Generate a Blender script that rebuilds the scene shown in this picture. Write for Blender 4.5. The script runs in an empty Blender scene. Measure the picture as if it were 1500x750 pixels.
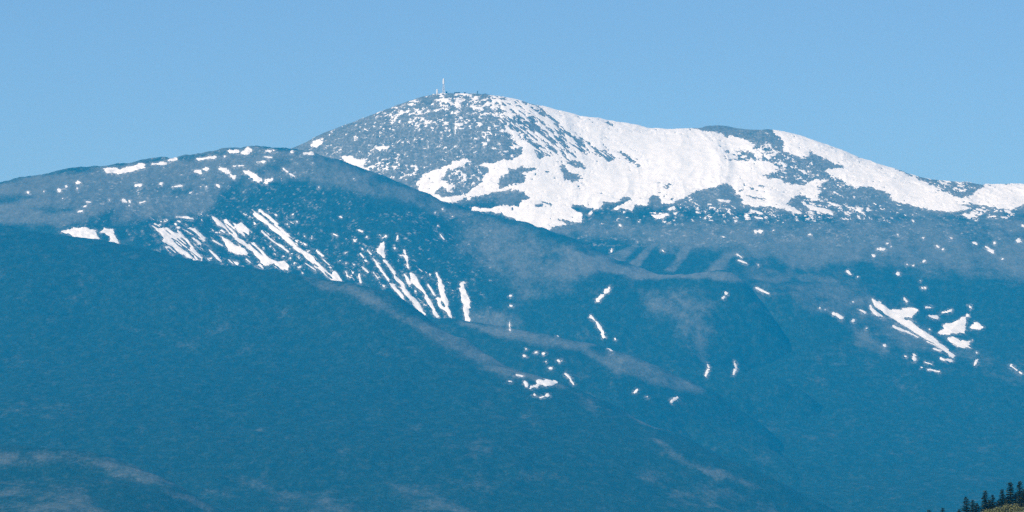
import bpy, bmesh, math, random
import numpy as np
from mathutils import Vector

# ------------------------------------------------------------------ camera, sky, sun, exposure
scene = bpy.context.scene
C = scene.collection
K = 1.3e-4             # radians per photo pixel (1500 px wide frame)
HOR = 811.0            # photo row of the horizon (below the frame)
EYE = 1.7              # camera height above the valley ground, metres
cam_d = bpy.data.cameras.new('camera')
cam = bpy.data.objects.new('camera', cam_d); C.objects.link(cam)
cam_d.sensor_width = 36.0
cam_d.lens = 36.0 / (1500 * K)
cam_d.shift_y = (HOR - 375.0) / 1500.0
cam_d.clip_start = 0.5; cam_d.clip_end = 120000.0
cam.location = (0, 0, EYE); cam.rotation_euler = (math.pi / 2, 0, 0)
scene.camera = cam

SUN_DIR = Vector((-0.50, -0.56, 0.66)).normalized()      # towards the sun
SUN_EL = math.asin(SUN_DIR.z)
world = bpy.data.worlds.new('World'); scene.world = world; world.use_nodes = True
wn = world.node_tree; wn.nodes.clear()
wo = wn.nodes.new('ShaderNodeOutputWorld'); bg = wn.nodes.new('ShaderNodeBackground')
sky = wn.nodes.new('ShaderNodeTexSky'); sky.sky_type = 'NISHITA'; sky.sun_disc = False
sky.sun_elevation = SUN_EL
sky.sun_rotation = math.atan2(SUN_DIR.x, SUN_DIR.y)
sky.altitude = 200; sky.air_density = 0.48; sky.dust_density = 0.0; sky.ozone_density = 4.5
bg.inputs['Strength'].default_value = 0.090
wn.links.new(sky.outputs[0], bg.inputs[0]); wn.links.new(bg.outputs[0], wo.inputs[0])
sun_d = bpy.data.lights.new('sun', 'SUN'); sun_d.energy = 4.0; sun_d.angle = math.radians(0.5)
sun_d.color = (1.0, 0.975, 0.93)
sun = bpy.data.objects.new('sun', sun_d); C.objects.link(sun)
sun.rotation_euler = (-SUN_DIR).to_track_quat('-Z', 'Y').to_euler()
sun.location = (-3000, -2000, 4000)
vs = scene.view_settings
vs.view_transform = 'Standard'; vs.look = 'None'; vs.gamma = 1.0; vs.use_curve_mapping = False
vs.exposure = 0.52
HAZE_DENSITY = 3.95e-5
HAZE_COLOR = (0.0, 0.455, 1.0)
HAZE_ABSORB = 0.46
scene.render.engine = 'CYCLES'
cy = scene.cycles
cy.use_denoising = False
cy.max_bounces = 4; cy.volume_bounces = 1; cy.transparent_max_bounces = 8
cy.use_adaptive_sampling = False

# ------------------------------------------------------------------ noise
RS = np.random.RandomState(7)
TAB = RS.rand(256, 256).astype(np.float32)

def vnoise(u, v, seed=0):
    u = u + seed * 17.31; v = v + seed * 9.77
    iu = np.floor(u).astype(np.int64); iv = np.floor(v).astype(np.int64)
    fu = u - iu; fv = v - iv
    fu = fu * fu * fu * (fu * (fu * 6 - 15) + 10); fv = fv * fv * fv * (fv * (fv * 6 - 15) + 10)
    a = TAB[iu & 255, iv & 255]; b = TAB[(iu + 1) & 255, iv & 255]
    c = TAB[iu & 255, (iv + 1) & 255]; d = TAB[(iu + 1) & 255, (iv + 1) & 255]
    return (a * (1 - fu) + b * fu) * (1 - fv) + (c * (1 - fu) + d * fu) * fv

def fbm(u, v, octv=4, seed=0, gain=0.5):
    s = 0; a = 1.0; t = 0
    for i in range(octv):
        s = s + a * (vnoise(u * 2 ** i * 1.03, v * 2 ** i * 1.03, seed + i * 3) - 0.5) * 2
        t += a; a *= gain
    return s / t

def ridged(u, v, octv=3, seed=0):
    s = 0; a = 1.0; t = 0
    for i in range(octv):
        s = s + a * (1 - 2 * np.abs(vnoise(u * 2 ** i, v * 2 ** i, seed + i * 3) - 0.5) * 2)
        t += a; a *= 0.5
    return s / t

# ------------------------------------------------------------------ terrain from surveyed points
def P(px, py, dkm):
    Y = dkm * 1000.0
    return ((px - 750) * K * Y, Y, EYE + (HOR - py) * K * Y)

def tps_fit(pts):
    p = np.array(pts, float); xy = p[:, :2] / 1000.0; n = len(p)
    r2 = ((xy[:, None] - xy[None]) ** 2).sum(-1) + 1e-12
    A = np.zeros((n + 3, n + 3)); A[:n, :n] = 0.5 * r2 * np.log(r2) + np.eye(n) * 0.002
    A[:n, n] = 1; A[:n, n + 1:] = xy; A[n, :n] = 1; A[n + 1:, :n] = xy.T
    w = np.linalg.solve(A, np.concatenate([p[:, 2], [0, 0, 0]]))
    return xy, w

def tps_eval(fit, X, Y):
    xy, w = fit; n = len(xy); x = X / 1000.0; y = Y / 1000.0
    z = w[n] + w[n + 1] * x + w[n + 2] * y
    for i in range(n):
        r2 = (x - xy[i, 0]) ** 2 + (y - xy[i, 1]) ** 2 + 1e-12
        z = z + w[i] * 0.5 * r2 * np.log(r2)
    return z

def relief(X, Y, seed, amp):
    warp = 60 * fbm(X / 300, Y / 300, 2, seed + 40)
    z = 34 * fbm(X / 520, Y / 800, 3, seed)
    z = z + 16 * ridged((X + warp) / 170, Y / 700, 3, seed + 11)
    return z * amp

class Terrain: pass

def survey(name, crest, front, behind, xs, ys, seed, amp=1.0, lift=True):
    """fit a smooth surface through the points, then lift the crest until its skyline is right"""
    crest = [list(P(*c)) for c in crest]; target = [c[2] / c[1] for c in crest]
    cx = [c[0] / c[1] for c in crest]
    front = [list(P(*c)) for c in front]
    dz = np.zeros(len(crest)); bd, bz = behind
    gx = np.arange(xs[0], xs[1], 30.0); gy = np.arange(min(c[1] for c in crest) - 500, max(c[1] for c in crest) + 700, 30.0)
    GX, GY = np.meshgrid(gx, gy); R = relief(GX, GY, seed, amp)
    for it in range(6):
        pts = [[c[0], c[1], c[2] + d] for c, d in zip(crest, dz)] + front + \
              [[c[0], c[1] + bd, c[2] - bz] for c in crest] + [[c[0], c[1] + 2 * bd, c[2] - 2.2 * bz] for c in crest[::3]]
        fit = tps_fit(pts)
        if it == 5 or not lift: break
        Z = tps_eval(fit, GX, GY) + R
        t = (Z - EYE) / GY; u = GX / GY
        err = np.zeros(len(crest))
        for i in range(len(crest)):
            m = (np.abs(u - cx[i]) < 5 * K) & (np.abs(GY - crest[i][1]) < 260)
            if m.any(): err[i] = (crest[i][2] - EYE) - t[m].max() * crest[i][1]
        dz = np.clip(dz + 0.6 * err, -45, 30)
        dz = 0.7 * dz + 0.3 * np.interp(np.arange(len(dz)), np.arange(len(dz)), np.convolve(np.pad(dz, 1, 'edge'), [.5, 0, .5], 'valid'))
    T = Terrain(); T.name = name; T.fit = fit; T.seed = seed; T.amp = amp
    T.xs = xs; T.ys = ys
    return T

def set_surface(G, T, X, Y):
    Z = tps_eval(T.fit, X, Y) + relief(X, Y, T.seed, T.amp)
    Z = Z + T.rough * (5.0 * fbm(X / 60, Y / 110, 3, T.seed + 5) + (0.25 if T.seed == 1 else 1.2) * fbm(X / 16, Y / 22, 2, T.seed + 8))
    Z = np.maximum(Z, T.floor + 4 * fbm(X / 300, Y / 300, 2, 3))
    G.X, G.Y, G.Z = X, Y, Z
    G.px = 750 + X / Y / K; G.py = HOR - (Z - EYE) / Y / K
    ny, nx = X.shape
    idx = np.arange(nx * ny).reshape(ny, nx)
    a = idx[:-1, :-1].ravel(); b = idx[:-1, 1:].ravel(); c = idx[1:, 1:].ravel(); d = idx[1:, :-1].ravel()
    G.tris = np.concatenate([np.stack([a, b, c], 1), np.stack([a, c, d], 1)])

def snow_grid(T, x0, x1, xstep, y_nodes):
    """a finer survey of the same slope, for the snow that lies on it"""
    S = Terrain(); S.base = T; T.snow = S; S.x0, S.x1, S.xstep, S.y_nodes = x0, x1, xstep, np.array(y_nodes, float)
    X, Y = np.meshgrid(np.arange(x0, x1, xstep), np.array(y_nodes, float))
    X = X + (RS.rand(*X.shape) - 0.5) * xstep * 0.4; Y = Y + (RS.rand(*X.shape) - 0.5) * np.gradient(np.array(y_nodes))[:, None] * 0.4
    set_surface(S, T, X, Y); S.F = np.full(X.shape, -50.0)
    S.e1 = fbm(X / 24, S.Z / 16, 3, 21, 0.65); S.e2 = fbm(X / 8, S.Z / 6, 2, 23, 0.7)
    ac = 0.65 * X + 0.76 * S.Z; al = 0.76 * X - 0.65 * S.Z; w = np.clip((S.py - 290) / 40, 0, 1)
    S.e1 = S.e1 * (1 - w) + w * fbm(ac / 12, al / 55, 3, 25, 0.7); S.e2 = S.e2 * (1 - w) + w * fbm(ac / 6, al / 20, 2, 27, 0.7)
    return S

def build_grid(T, x_step, y_nodes, rough, floor=-30.0):
    xs = np.arange(T.xs[0], T.xs[1] + x_step, x_step); ys = np.array(y_nodes, float)
    X, Y = np.meshgrid(xs, ys)
    jit = RS.rand(*X.shape) - 0.5; jit2 = RS.rand(*X.shape) - 0.5
    X = X + jit * x_step * 0.35
    dy = np.gradient(ys)[:, None]; Y = Y + jit2 * dy * 0.35
    T.rough, T.floor = rough, floor
    set_surface(T, T, X, Y)

def mesh_from(name, V, F, attrs=None):
    me = bpy.data.meshes.new(name)
    n, m = len(V), len(F)
    me.vertices.add(n); me.vertices.foreach_set('co', np.ascontiguousarray(V, np.float32).ravel())
    me.loops.add(m * 3); me.loops.foreach_set('vertex_index', np.ascontiguousarray(F, np.int32).ravel())
    me.polygons.add(m); me.polygons.foreach_set('loop_start', np.arange(0, m * 3, 3, dtype=np.int32))
    me.update(calc_edges=True)
    me.polygons.foreach_set('use_smooth', np.ones(m, dtype=bool))
    for k, v in (attrs or {}).items():
        at = me.attributes.new(k, 'FLOAT', 'POINT'); at.data.foreach_set('value', np.ascontiguousarray(v, np.float32).ravel())
    me.validate(); me.update()
    return me

def link(name, me, mat=None, parent=None, **props):
    o = bpy.data.objects.new(name, me); C.objects.link(o)
    if mat is not None: o.data.materials.append(mat)
    if parent is not None: o.parent = parent
    for k, v in props.items(): o[k] = v
    return o

# ------------------------------------------------------------------ materials
def new_mat(name):
    m = bpy.data.materials.new(name); m.use_nodes = True
    nt = m.node_tree; b = nt.nodes['Principled BSDF']
    b.inputs['Roughness'].default_value = 0.9
    b.inputs['Specular IOR Level'].default_value = 0.15
    return m, nt, b

def node(nt, typ, **kw):
    n = nt.nodes.new(typ)
    for k, v in kw.items(): setattr(n, k, v)
    return n

def noise_node(nt, scale, detail=4, rough=0.55, vec=None):
    n = node(nt, 'ShaderNodeTexNoise'); n.inputs['Scale'].default_value = scale
    n.inputs['Detail'].default_value = detail; n.inputs['Roughness'].default_value = rough
    if vec is not None: nt.links.new(vec, n.inputs['Vector'])
    return n

def ramp(nt, fac, stops):
    r = node(nt, 'ShaderNodeValToRGB'); el = r.color_ramp.elements
    el[0].position, el[0].color = stops[0][0], (*stops[0][1], 1)
    el[1].position, el[1].color = stops[-1][0], (*stops[-1][1], 1)
    for p, c in stops[1:-1]:
        e = el.new(p); e.color = (*c, 1)
    nt.links.new(fac, r.inputs[0]); return r

def mix(nt, fac, a, b):
    n = node(nt, 'ShaderNodeMix', data_type='RGBA')
    nt.links.new(fac, n.inputs[0]); nt.links.new(a, n.inputs[6]); nt.links.new(b, n.inputs[7])
    return n.outputs[2]

def math_node(nt, op, a, b=None, clamp=False):
    n = node(nt, 'ShaderNodeMath', operation=op, use_clamp=clamp)
    for i, v in enumerate((a, b)):
        if v is None: continue
        if isinstance(v, (int, float)): n.inputs[i].default_value = v
        else: nt.links.new(v, n.inputs[i])
    return n.outputs[0]

def terrain_material():
    m, nt, b = new_mat('mountain_slope')
    geo = node(nt, 'ShaderNodeNewGeometry')
    mp = node(nt, 'ShaderNodeMapping'); mp.inputs['Scale'].default_value = (1.0, 0.28, 1.0); nt.links.new(geo.outputs['Position'], mp.inputs[0]); pos = mp.outputs[0]
    at = node(nt, 'ShaderNodeAttribute', attribute_name='bare')
    n1 = noise_node(nt, 0.016, 6, 0.66, pos); n2 = noise_node(nt, 0.05, 4, 0.6, pos); n3 = noise_node(nt, 0.13, 3, 0.7, pos)
    grain = math_node(nt, 'ADD', math_node(nt, 'MULTIPLY', n2.outputs[0], 0.5), math_node(nt, 'MULTIPLY', n3.outputs[0], 0.5))
    forest = ramp(nt, grain, [(0.25, (0.001, 0.008, 0.004)), (0.5, (0.010, 0.028, 0.020)), (0.78, (0.046, 0.066, 0.046))])
    rock = ramp(nt, grain, [(0.28, (0.055, 0.066, 0.06)), (0.5, (0.096, 0.110, 0.102)), (0.74, (0.175, 0.182, 0.165))])
    n0 = noise_node(nt, 0.0055, 3, 0.6, pos); w0 = math_node(nt, 'SUBTRACT', n0.outputs[0], 0.5)
    w = math_node(nt, 'SUBTRACT', n1.outputs[0], 0.5)
    w2 = math_node(nt, 'SUBTRACT', n3.outputs[0], 0.5)
    f = math_node(nt, 'ADD', at.outputs['Fac'], math_node(nt, 'MULTIPLY', w, 1.5))
    f = math_node(nt, 'ADD', f, math_node(nt, 'MULTIPLY', w2, 0.35))
    f = math_node(nt, 'ADD', f, math_node(nt, 'MULTIPLY', w0, 0.9))
    mr = node(nt, 'ShaderNodeMapRange', interpolation_type='SMOOTHSTEP')
    nt.links.new(f, mr.inputs[0]); mr.inputs[1].default_value = 0.08; mr.inputs[2].default_value = 0.86
    col = mix(nt, mr.outputs[0], forest.outputs[0], rock.outputs[0])
    dust = node(nt, 'ShaderNodeAttribute', attribute_name='dusting'); n4 = noise_node(nt, 0.11, 3, 0.7, pos)
    dm = node(nt, 'ShaderNodeMapRange', interpolation_type='SMOOTHSTEP'); nt.links.new(n4.outputs[0], dm.inputs[0]); dm.inputs[1].default_value = 0.38; dm.inputs[2].default_value = 0.80
    white = node(nt, 'ShaderNodeRGB'); white.outputs[0].default_value = (0.78, 0.79, 0.80, 1)
    col = mix(nt, math_node(nt, 'MULTIPLY', dm.outputs[0], dust.outputs['Fac']), col, white.outputs[0])
    nt.links.new(col, b.inputs['Base Color'])
    bp = node(nt, 'ShaderNodeBump'); bp.inputs['Strength'].default_value = 0.6; bp.inputs['Distance'].default_value = 3.0
    nt.links.new(n3.outputs[0], bp.inputs['Height']); nt.links.new(bp.outputs[0], b.inputs['Normal'])
    b.inputs['Specular IOR Level'].default_value = 0.03
    return m

def snow_material():
    m, nt, b = new_mat('spring_snow')
    geo = node(nt, 'ShaderNodeNewGeometry')
    n = noise_node(nt, 0.03, 4, 0.6, geo.outputs['Position'])
    r = ramp(nt, n.outputs[0], [(0.25, (0.72, 0.74, 0.76)), (0.6, (0.86, 0.87, 0.88))])
    nt.links.new(r.outputs[0], b.inputs['Base Color']); b.inputs['Roughness'].default_value = 0.7
    return m

M_SLOPE = terrain_material(); M_SNOW = snow_material()

# ------------------------------------------------------------------ outlines in photo pixels
def sd_poly(px, py, poly):
    """signed distance, positive inside"""
    p = np.array(poly, float); d = np.full(px.shape, 1e9); s = np.ones(px.shape)
    n = len(p); j = n - 1
    for i in range(n):
        ex, ey = p[j] - p[i]; wx = px - p[i, 0]; wy = py - p[i, 1]
        t = np.clip((wx * ex + wy * ey) / (ex * ex + ey * ey + 1e-9), 0, 1)
        d = np.minimum(d, (wx - ex * t) ** 2 + (wy - ey * t) ** 2)
        c1 = py >= p[i, 1]; c2 = py < p[j, 1]; c3 = ex * wy > ey * wx
        s = np.where((c1 & c2 & c3) | (~c1 & ~c2 & ~c3), -s, s); j = i
    return -s * np.sqrt(d)

def sd_chain(px, py, ch):
    """tapered chain of (x, y, half width), positive inside"""
    best = np.full(px.shape, -1e9)
    if len(ch) == 1: ch = [ch[0], (ch[0][0] + 0.01, ch[0][1], ch[0][2])]
    for (ax, ay, ar), (bx, by, br) in zip(ch[:-1], ch[1:]):
        ex, ey = bx - ax, by - ay
        t = np.clip(((px - ax) * ex + (py - ay) * ey) / (ex * ex + ey * ey + 1e-9), 0, 1)
        d = np.hypot(px - ax - ex * t, py - ay - ey * t)
        best = np.maximum(best, ar + (br - ar) * t - d)
    return best

FLECK = random.Random(3)
POLYS, CHAINS = [], []         # visible snow, each with its outline
class Zoom:
    """outlines read from an enlarged crop: x0, y0 and scale of that crop"""
    def __init__(s, x0, y0, sc): s.x0, s.y0, s.sc = x0, y0, sc
    def c(s, x, y): return (s.x0 + x / s.sc, s.y0 + y / s.sc)
    def poly(s, *pts): POLYS.append([s.c(*p) for p in pts])
    def line(s, *pts): CHAINS.append([(*s.c(x, y), w * 0.46 / s.sc) for x, y, w in pts])
    def dots(s, *pts):
        for x, y, r in pts:
            cx, cy_ = s.c(x, y); r = max(r / s.sc, 1.15); a = FLECK.uniform(-0.5, 1.1); l = r * FLECK.uniform(0.3, 1.0)
            CHAINS.append([(cx - l * math.cos(a), cy_ - l * math.sin(a), r * FLECK.uniform(0.25, 0.6)), (cx, cy_, r * FLECK.uniform(0.6, 0.8)), (cx + l * math.cos(a), cy_ + l * math.sin(a), r * FLECK.uniform(0.2, 0.5))])

z = Zoom(0, 180, 3.75)
z.poly((565, 252), (600, 245), (660, 250), (720, 240), (780, 222), (800, 228), (795, 250), (740, 268), (640, 280), (590, 280))
z.poly((1335, 265), (1370, 262), (1430, 300), (1440, 320), (1420, 328), (1380, 305))
z.poly((335, 597), (400, 578), (480, 575), (525, 588), (550, 640), (500, 645), (420, 630))
z.poly((550, 600), (580, 578), (620, 585), (630, 610), (650, 665), (600, 655), (605, 620))
z.line((840, 226, 12), (910, 224, 14)); z.line((930, 207, 14), (965, 196, 16)); z.line((1090, 198, 14), (1185, 190, 20))
z.line((1262, 155, 14), (1305, 158, 22)); z.line((1340, 163, 30), (1360, 156, 46)); z.line((1465, 156, 14), (1490, 155, 14))
z.line((1072, 265, 16), (1100, 268, 18)); z.line((1205, 250, 18), (1250, 270, 20), (1285, 300, 14)); z.line((1450, 330, 10), (1495, 315, 16))
z.line((475, 437, 8), (495, 437, 8)); z.line((430, 490, 9), (452, 486, 9)); z.line((770, 440, 8), (795, 433, 10)); z.line((745, 345, 12), (775, 343, 14))
z.line((945, 353, 9), (1000, 346, 11)); z.line((1285, 238, 8), (1340, 236, 10)); z.line((1412, 216, 9), (1452, 214, 10)); z.line((970, 518, 9), (1060, 525, 9))
z.dots((1130, 255, 13), (325, 370, 14), (155, 385, 9), (430, 330, 10), (365, 352, 7), (468, 460, 7), (685, 430, 12), (715, 435, 10), (710, 455, 7),
       (885, 335, 8), (1195, 345, 10), (1135, 350, 5), (1105, 352, 5), (1050, 383, 7), (425, 360, 6), (1235, 187, 7), (1105, 500, 8), (240, 378, 4), (345, 415, 4), (600, 423, 5))
z = Zoom(380, 190, 7.5)
z.line((262, 430, 14), (320, 475, 18), (385, 515, 22)); z.line((490, 265, 18), (580, 262, 34)); z.line((60, 300, 14), (132, 310, 14)); z.line((65, 550, 22), (145, 550, 26)); z.line((40, 592, 10), (90, 592, 14))
z.dots((95, 240, 18), (155, 228, 12), (40, 360, 13), (357, 242, 20), (655, 640, 15), (1040, 540, 10), (592, 370, 6))
z = Zoom(200, 290, 6.82)
z.poly((140, 270), (230, 310), (270, 300), (330, 295), (370, 290), (440, 345), (510, 410), (540, 460), (600, 540), (665, 600), (650, 630), (600, 620),
       (570, 580), (530, 550), (520, 510), (480, 490), (550, 600), (530, 610), (470, 580), (400, 540), (370, 490), (300, 450), (250, 415), (300, 420), (260, 370), (210, 330))
z.poly((278, 490), (330, 490), (412, 555), (360, 562))
z.poly((500, 300), (580, 300), (640, 360), (690, 400), (690, 440), (740, 520), (800, 580), (870, 650), (860, 668), (790, 592), (720, 512), (650, 430), (570, 360), (500, 340))
z.line((560, 395, 20), (640, 465, 22)); z.line((440, 195, 14), (510, 190, 16), (570, 215, 14))
z.dots((236, 272, 14), (245, 236, 10), (292, 234, 12), (410, 190, 13), (420, 240, 15), (392, 262, 13), (420, 298, 14), (340, 285, 10), (640, 160, 14), (185, 372, 9), (210, 428, 8), (55, 345, 8), (232, 510, 6), (495, 270, 7), (690, 400, 10), (745, 605, 9))
z = Zoom(290, 290, 6.25)
z.poly((120, 165), (150, 175), (220, 230), (290, 310), (370, 370), (450, 420), (520, 420), (560, 460), (600, 510), (660, 550), (730, 580), (790, 580), (830, 630), (830, 668),
       (760, 645), (690, 600), (650, 612), (630, 632), (580, 612), (540, 570), (500, 500), (440, 450), (380, 410), (330, 370), (250, 290), (170, 245), (155, 215))
z.poly((233, 210), (260, 195), (310, 250), (370, 350), (355, 368), (300, 310), (250, 250))
z.poly((315, 225), (350, 240), (400, 225), (420, 250), (470, 300), (465, 345), (410, 350), (370, 320), (340, 270))
z.poly((210, 355), (280, 380), (340, 430), (420, 460), (470, 500), (450, 530), (400, 520), (330, 515), (280, 490), (250, 450), (240, 410))
z.line((140, 390, 20), (230, 440, 18)); z.line((290, 570, 18), (355, 605, 32)); z.line((560, 610, 16), (600, 645, 14)); z.line((440, 560, 10), (480, 590, 10))
z.dots((170, 320, 12), (220, 310, 18), (665, 445, 12), (520, 235, 11), (850, 702, 12))
z = Zoom(360, 290, 5.357)
z.poly((45, 92), (75, 112), (100, 115), (150, 165), (210, 205), (245, 205), (300, 250), (350, 300), (390, 370), (440, 410), (500, 440), (560, 500), (620, 560), (675, 600), (690, 570), (722, 590),
       (765, 680), (720, 682), (650, 622), (580, 570), (500, 500), (440, 470), (420, 427), (360, 372), (260, 290), (180, 225), (100, 170), (65, 140))
z.line((110, 100, 18), (170, 140, 24), (245, 205, 26)); z.line((125, 265, 10), (220, 345, 18), (330, 420, 14)); z.line((180, 280, 10), (218, 302, 12))
z.line((555, 415, 20), (600, 460, 16)); z.line((600, 480, 14), (668, 550, 18)); z.line((570, 600, 14), (660, 655, 12)); z.line((350, 190, 10), (385, 205, 10)); z.line((690, 285, 9), (715, 297, 9)); z.line((470, 515, 10), (550, 570, 10))
z.dots((240, 440, 15), (240, 135, 10), (370, 130, 10), (325, 210, 10), (405, 185, 10), (320, 150, 8), (460, 300, 9), (515, 320, 8), (745, 150, 12), (850, 340, 10), (395, 345, 12),
       (465, 365, 8), (490, 420, 12), (785, 580, 14), (840, 590, 9), (455, 635, 12), (350, 600, 9), (195, 380, 9), (70, 205, 9), (380, 515, 10), (420, 545, 9), (510, 610, 8), (445, 590, 6), (410, 595, 6), (350, 475, 7), (362, 440, 9), (300, 460, 8), (710, 375, 6), (738, 495, 7), (785, 515, 7))
z = Zoom(500, 330, 4.686)
z.line((180, 172, 12), (205, 200, 10)); z.line((215, 225, 12), (240, 255, 24), (275, 310, 26), (310, 360, 24), (330, 395, 13), (380, 450, 20), (420, 500, 22), (458, 560, 9))
z.line((262, 68, 12), (282, 90, 18), (305, 78, 14)); z.line((288, 120, 18), (275, 155, 36), (265, 175, 46), (290, 208, 26))
z.line((300, 250, 22), (335, 290, 30), (370, 350, 26), (410, 395, 36), (440, 450, 26), (480, 500, 28), (530, 555, 34), (572, 612, 20))
z.line((430, 180, 18), (445, 220, 26), (460, 295, 12)); z.line((405, 207, 10), (435, 210, 12))
z.line((480, 335, 30), (500, 370, 56), (530, 410, 40), (560, 450, 26), (590, 500, 24), (620, 560, 26), (658, 630, 16)); z.line((435, 335, 12), (470, 400, 22))
z.line((595, 410, 12), (635, 475, 14)); z.line((655, 330, 12), (670, 370, 16), (685, 420, 32), (690, 470, 30), (715, 520, 36), (735, 600, 26), (768, 660, 13))
z.line((662, 510, 18), (690, 560, 22), (722, 595, 14)); z.line((830, 410, 46), (835, 460, 44), (850, 510, 60), (860, 550, 50), (855, 600, 40), (870, 685, 44))
z.line((220, 400, 13), (265, 478, 13)); z.line((340, 490, 8), (380, 542, 8)); z.line((220, 325, 11), (255, 372, 9)); z.line((132, 195, 10), (152, 222, 9)); z.line((30, 315, 17), (46, 352, 12))
z.line((122, 340, 13), (132, 395, 13)); z.line((118, 35, 9), (145, 45, 9)); z.line((387, 72, 12), (386, 96, 11)); z.line((678, 62, 9), (705, 100, 7)); z.line((0, 380, 10), (12, 412, 10)); z.line((150, 295, 10), (182, 322, 12))
z.dots((412, 320, 9), (290, 418, 10), (172, 245, 9), (80, 325, 9), (190, 460, 9), (175, 80, 9), (92, 113, 11), (367, 160, 7), (662, 5, 8), (610, 340, 7), (570, 355, 7), (735, 395, 5), (88, 270, 7), (145, 162, 7), (30, 190, 6), (60, 360, 6), (70, 345, 8), (510, 455, 6))
z = Zoom(500, 280, 3.75)
z.dots((930, 575, 7), (935, 630, 8), (558, 100, 8), (515, 120, 5), (610, 140, 4)); z.line((925, 720, 7), (924, 745, 8))
z = Zoom(800, 320, 3.75)
z.line((345, 385, 22), (315, 420, 14), (285, 447, 24)); z.line((245, 540, 13), (275, 570, 8), (300, 605, 22), (316, 655, 10)); z.line((325, 685, 12), (340, 710, 13), (362, 738, 9))
z.line((362, 165, 8), (358, 185, 8)); z.line((1050, 198, 9), (1075, 217, 10)); z.line((1058, 228, 9), (1100, 247, 8)); z.line((1155, 382, 10), (1220, 413, 9))
z.dots((642, 178, 10), (990, 410, 10), (975, 435, 7), (1150, 78, 6), (1178, 70, 8), (1248, 67, 5), (970, 103, 5), (405, 40, 7), (1445, 88, 5), (1165, 258, 5), (500, 130, 4), (380, 662, 4))
z = Zoom(1100, 350, 3.75)
z.poly((665, 330), (700, 345), (760, 385), (800, 388), (840, 385), (865, 378), (920, 388), (900, 410), (890, 430), (850, 432), (845, 440), (880, 445), (905, 470), (960, 510), (1020, 555), (1060, 590),
       (1125, 645), (1110, 650), (1040, 600), (960, 555), (900, 515), (820, 465), (740, 415), (680, 370))
z.line((657, 372, 14), (680, 405, 20), (728, 432, 14)); z.line((785, 480, 12), (850, 510, 14), (920, 537, 9)); z.line((1010, 605, 12), (1045, 615, 10))
z.poly((1027, 515), (1060, 495), (1055, 470), (1110, 460), (1160, 430), (1185, 425), (1180, 480), (1175, 520), (1110, 522), (1040, 528))
z.poly((1200, 485), (1240, 455), (1285, 485), (1250, 500), (1205, 495))
z.poly((1075, 545), (1120, 540), (1150, 560), (1185, 565), (1218, 555), (1195, 575), (1205, 602), (1140, 598), (1100, 570))
z.line((980, 426, 14), (1020, 432, 22)); z.line((1043, 408, 14), (1095, 397, 18)); z.line((963, 377, 13), (992, 377, 13)); z.line((842, 327, 10), (856, 344, 12)); z.line((955, 678, 12), (992, 690, 13)); z.line((975, 718, 10), (1035, 730, 9))
z.line((1045, 658, 11), (1100, 672, 12)); z.line((1241, 668, 12), (1230, 692, 12)); z.line((1428, 698, 15), (1462, 722, 15)); z.line((455, 410, 16), (498, 432, 18)); z.line((590, 390, 10), (628, 406, 10)); z.line((712, 57, 12), (735, 57, 11))
z.line((533, 178, 18), (548, 194, 12)); z.line((1290, 45, 14), (1330, 70, 17)); z.line((895, 640, 20), (900, 660, 28))
z.dots((1205, 375, 10), (1190, 425, 11), (850, 645, 8), (940, 707, 7), (1480, 735, 10), (735, 585, 11), (562, 450, 10), (380, 380, 8), (560, 350, 8), (808, 193, 15), (675, 95, 10), (770, 42, 6), (860, 140, 8),
       (893, 147, 7), (953, 122, 7), (930, 230, 5), (940, 270, 6), (958, 270, 6), (1025, 42, 8), (1055, 58, 8), (1230, 25, 10), (1340, 20, 8), (1470, 10, 18), (1240, 625, 7), (983, 498, 5), (752, 25, 6), (700, 57, 5), (587, 210, 4), (637, 492, 4), (410, 390, 4))
z = Zoom(500, 450, 3)
z.line((835, 352, 13), (862, 345, 18)); z.line((868, 330, 22), (905, 332, 26), (942, 333, 16)); z.line((770, 300, 10), (800, 304, 9)); z.line((735, 327, 9), (748, 328, 9)); z.line((878, 396, 12), (904, 390, 17)); z.line((806, 330, 9), (814, 344, 13))
z.line((738, 68, 7), (742, 102, 7)); z.line((984, 294, 8), (1003, 314, 9), (1020, 340, 10)); z.line((1300, 365, 9), (1288, 377, 9)); z.line((1476, 398, 9), (1455, 412, 15))
z.dots((850, 385, 8), (805, 215, 6), (855, 200, 6), (888, 205, 5), (952, 125, 6), (918, 270, 8), (955, 236, 6), (970, 235, 6), (1345, 395, 5), (812, 185, 3), (900, 240, 3))
z = Zoom(900, 500, 3)
z.line((410, 98, 8), (413, 122, 11), (400, 152, 5)); z.line((528, 90, 10), (536, 115, 12), (524, 145, 8)); 
z = Zoom(1000, 150, 3)
z.dots((320, 572, 7), (342, 568, 7), (945, 585, 6), (1058, 597, 6), (1182, 597, 7), (1118, 632, 6), (1145, 647, 7), (180, 592, 5), (232, 525, 7), (560, 582, 5), (1012, 522, 6), (100, 508, 7), (65, 465, 5), (1495, 542, 6), (1290, 622, 6), (1372, 620, 6), (1405, 690, 5))

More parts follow.
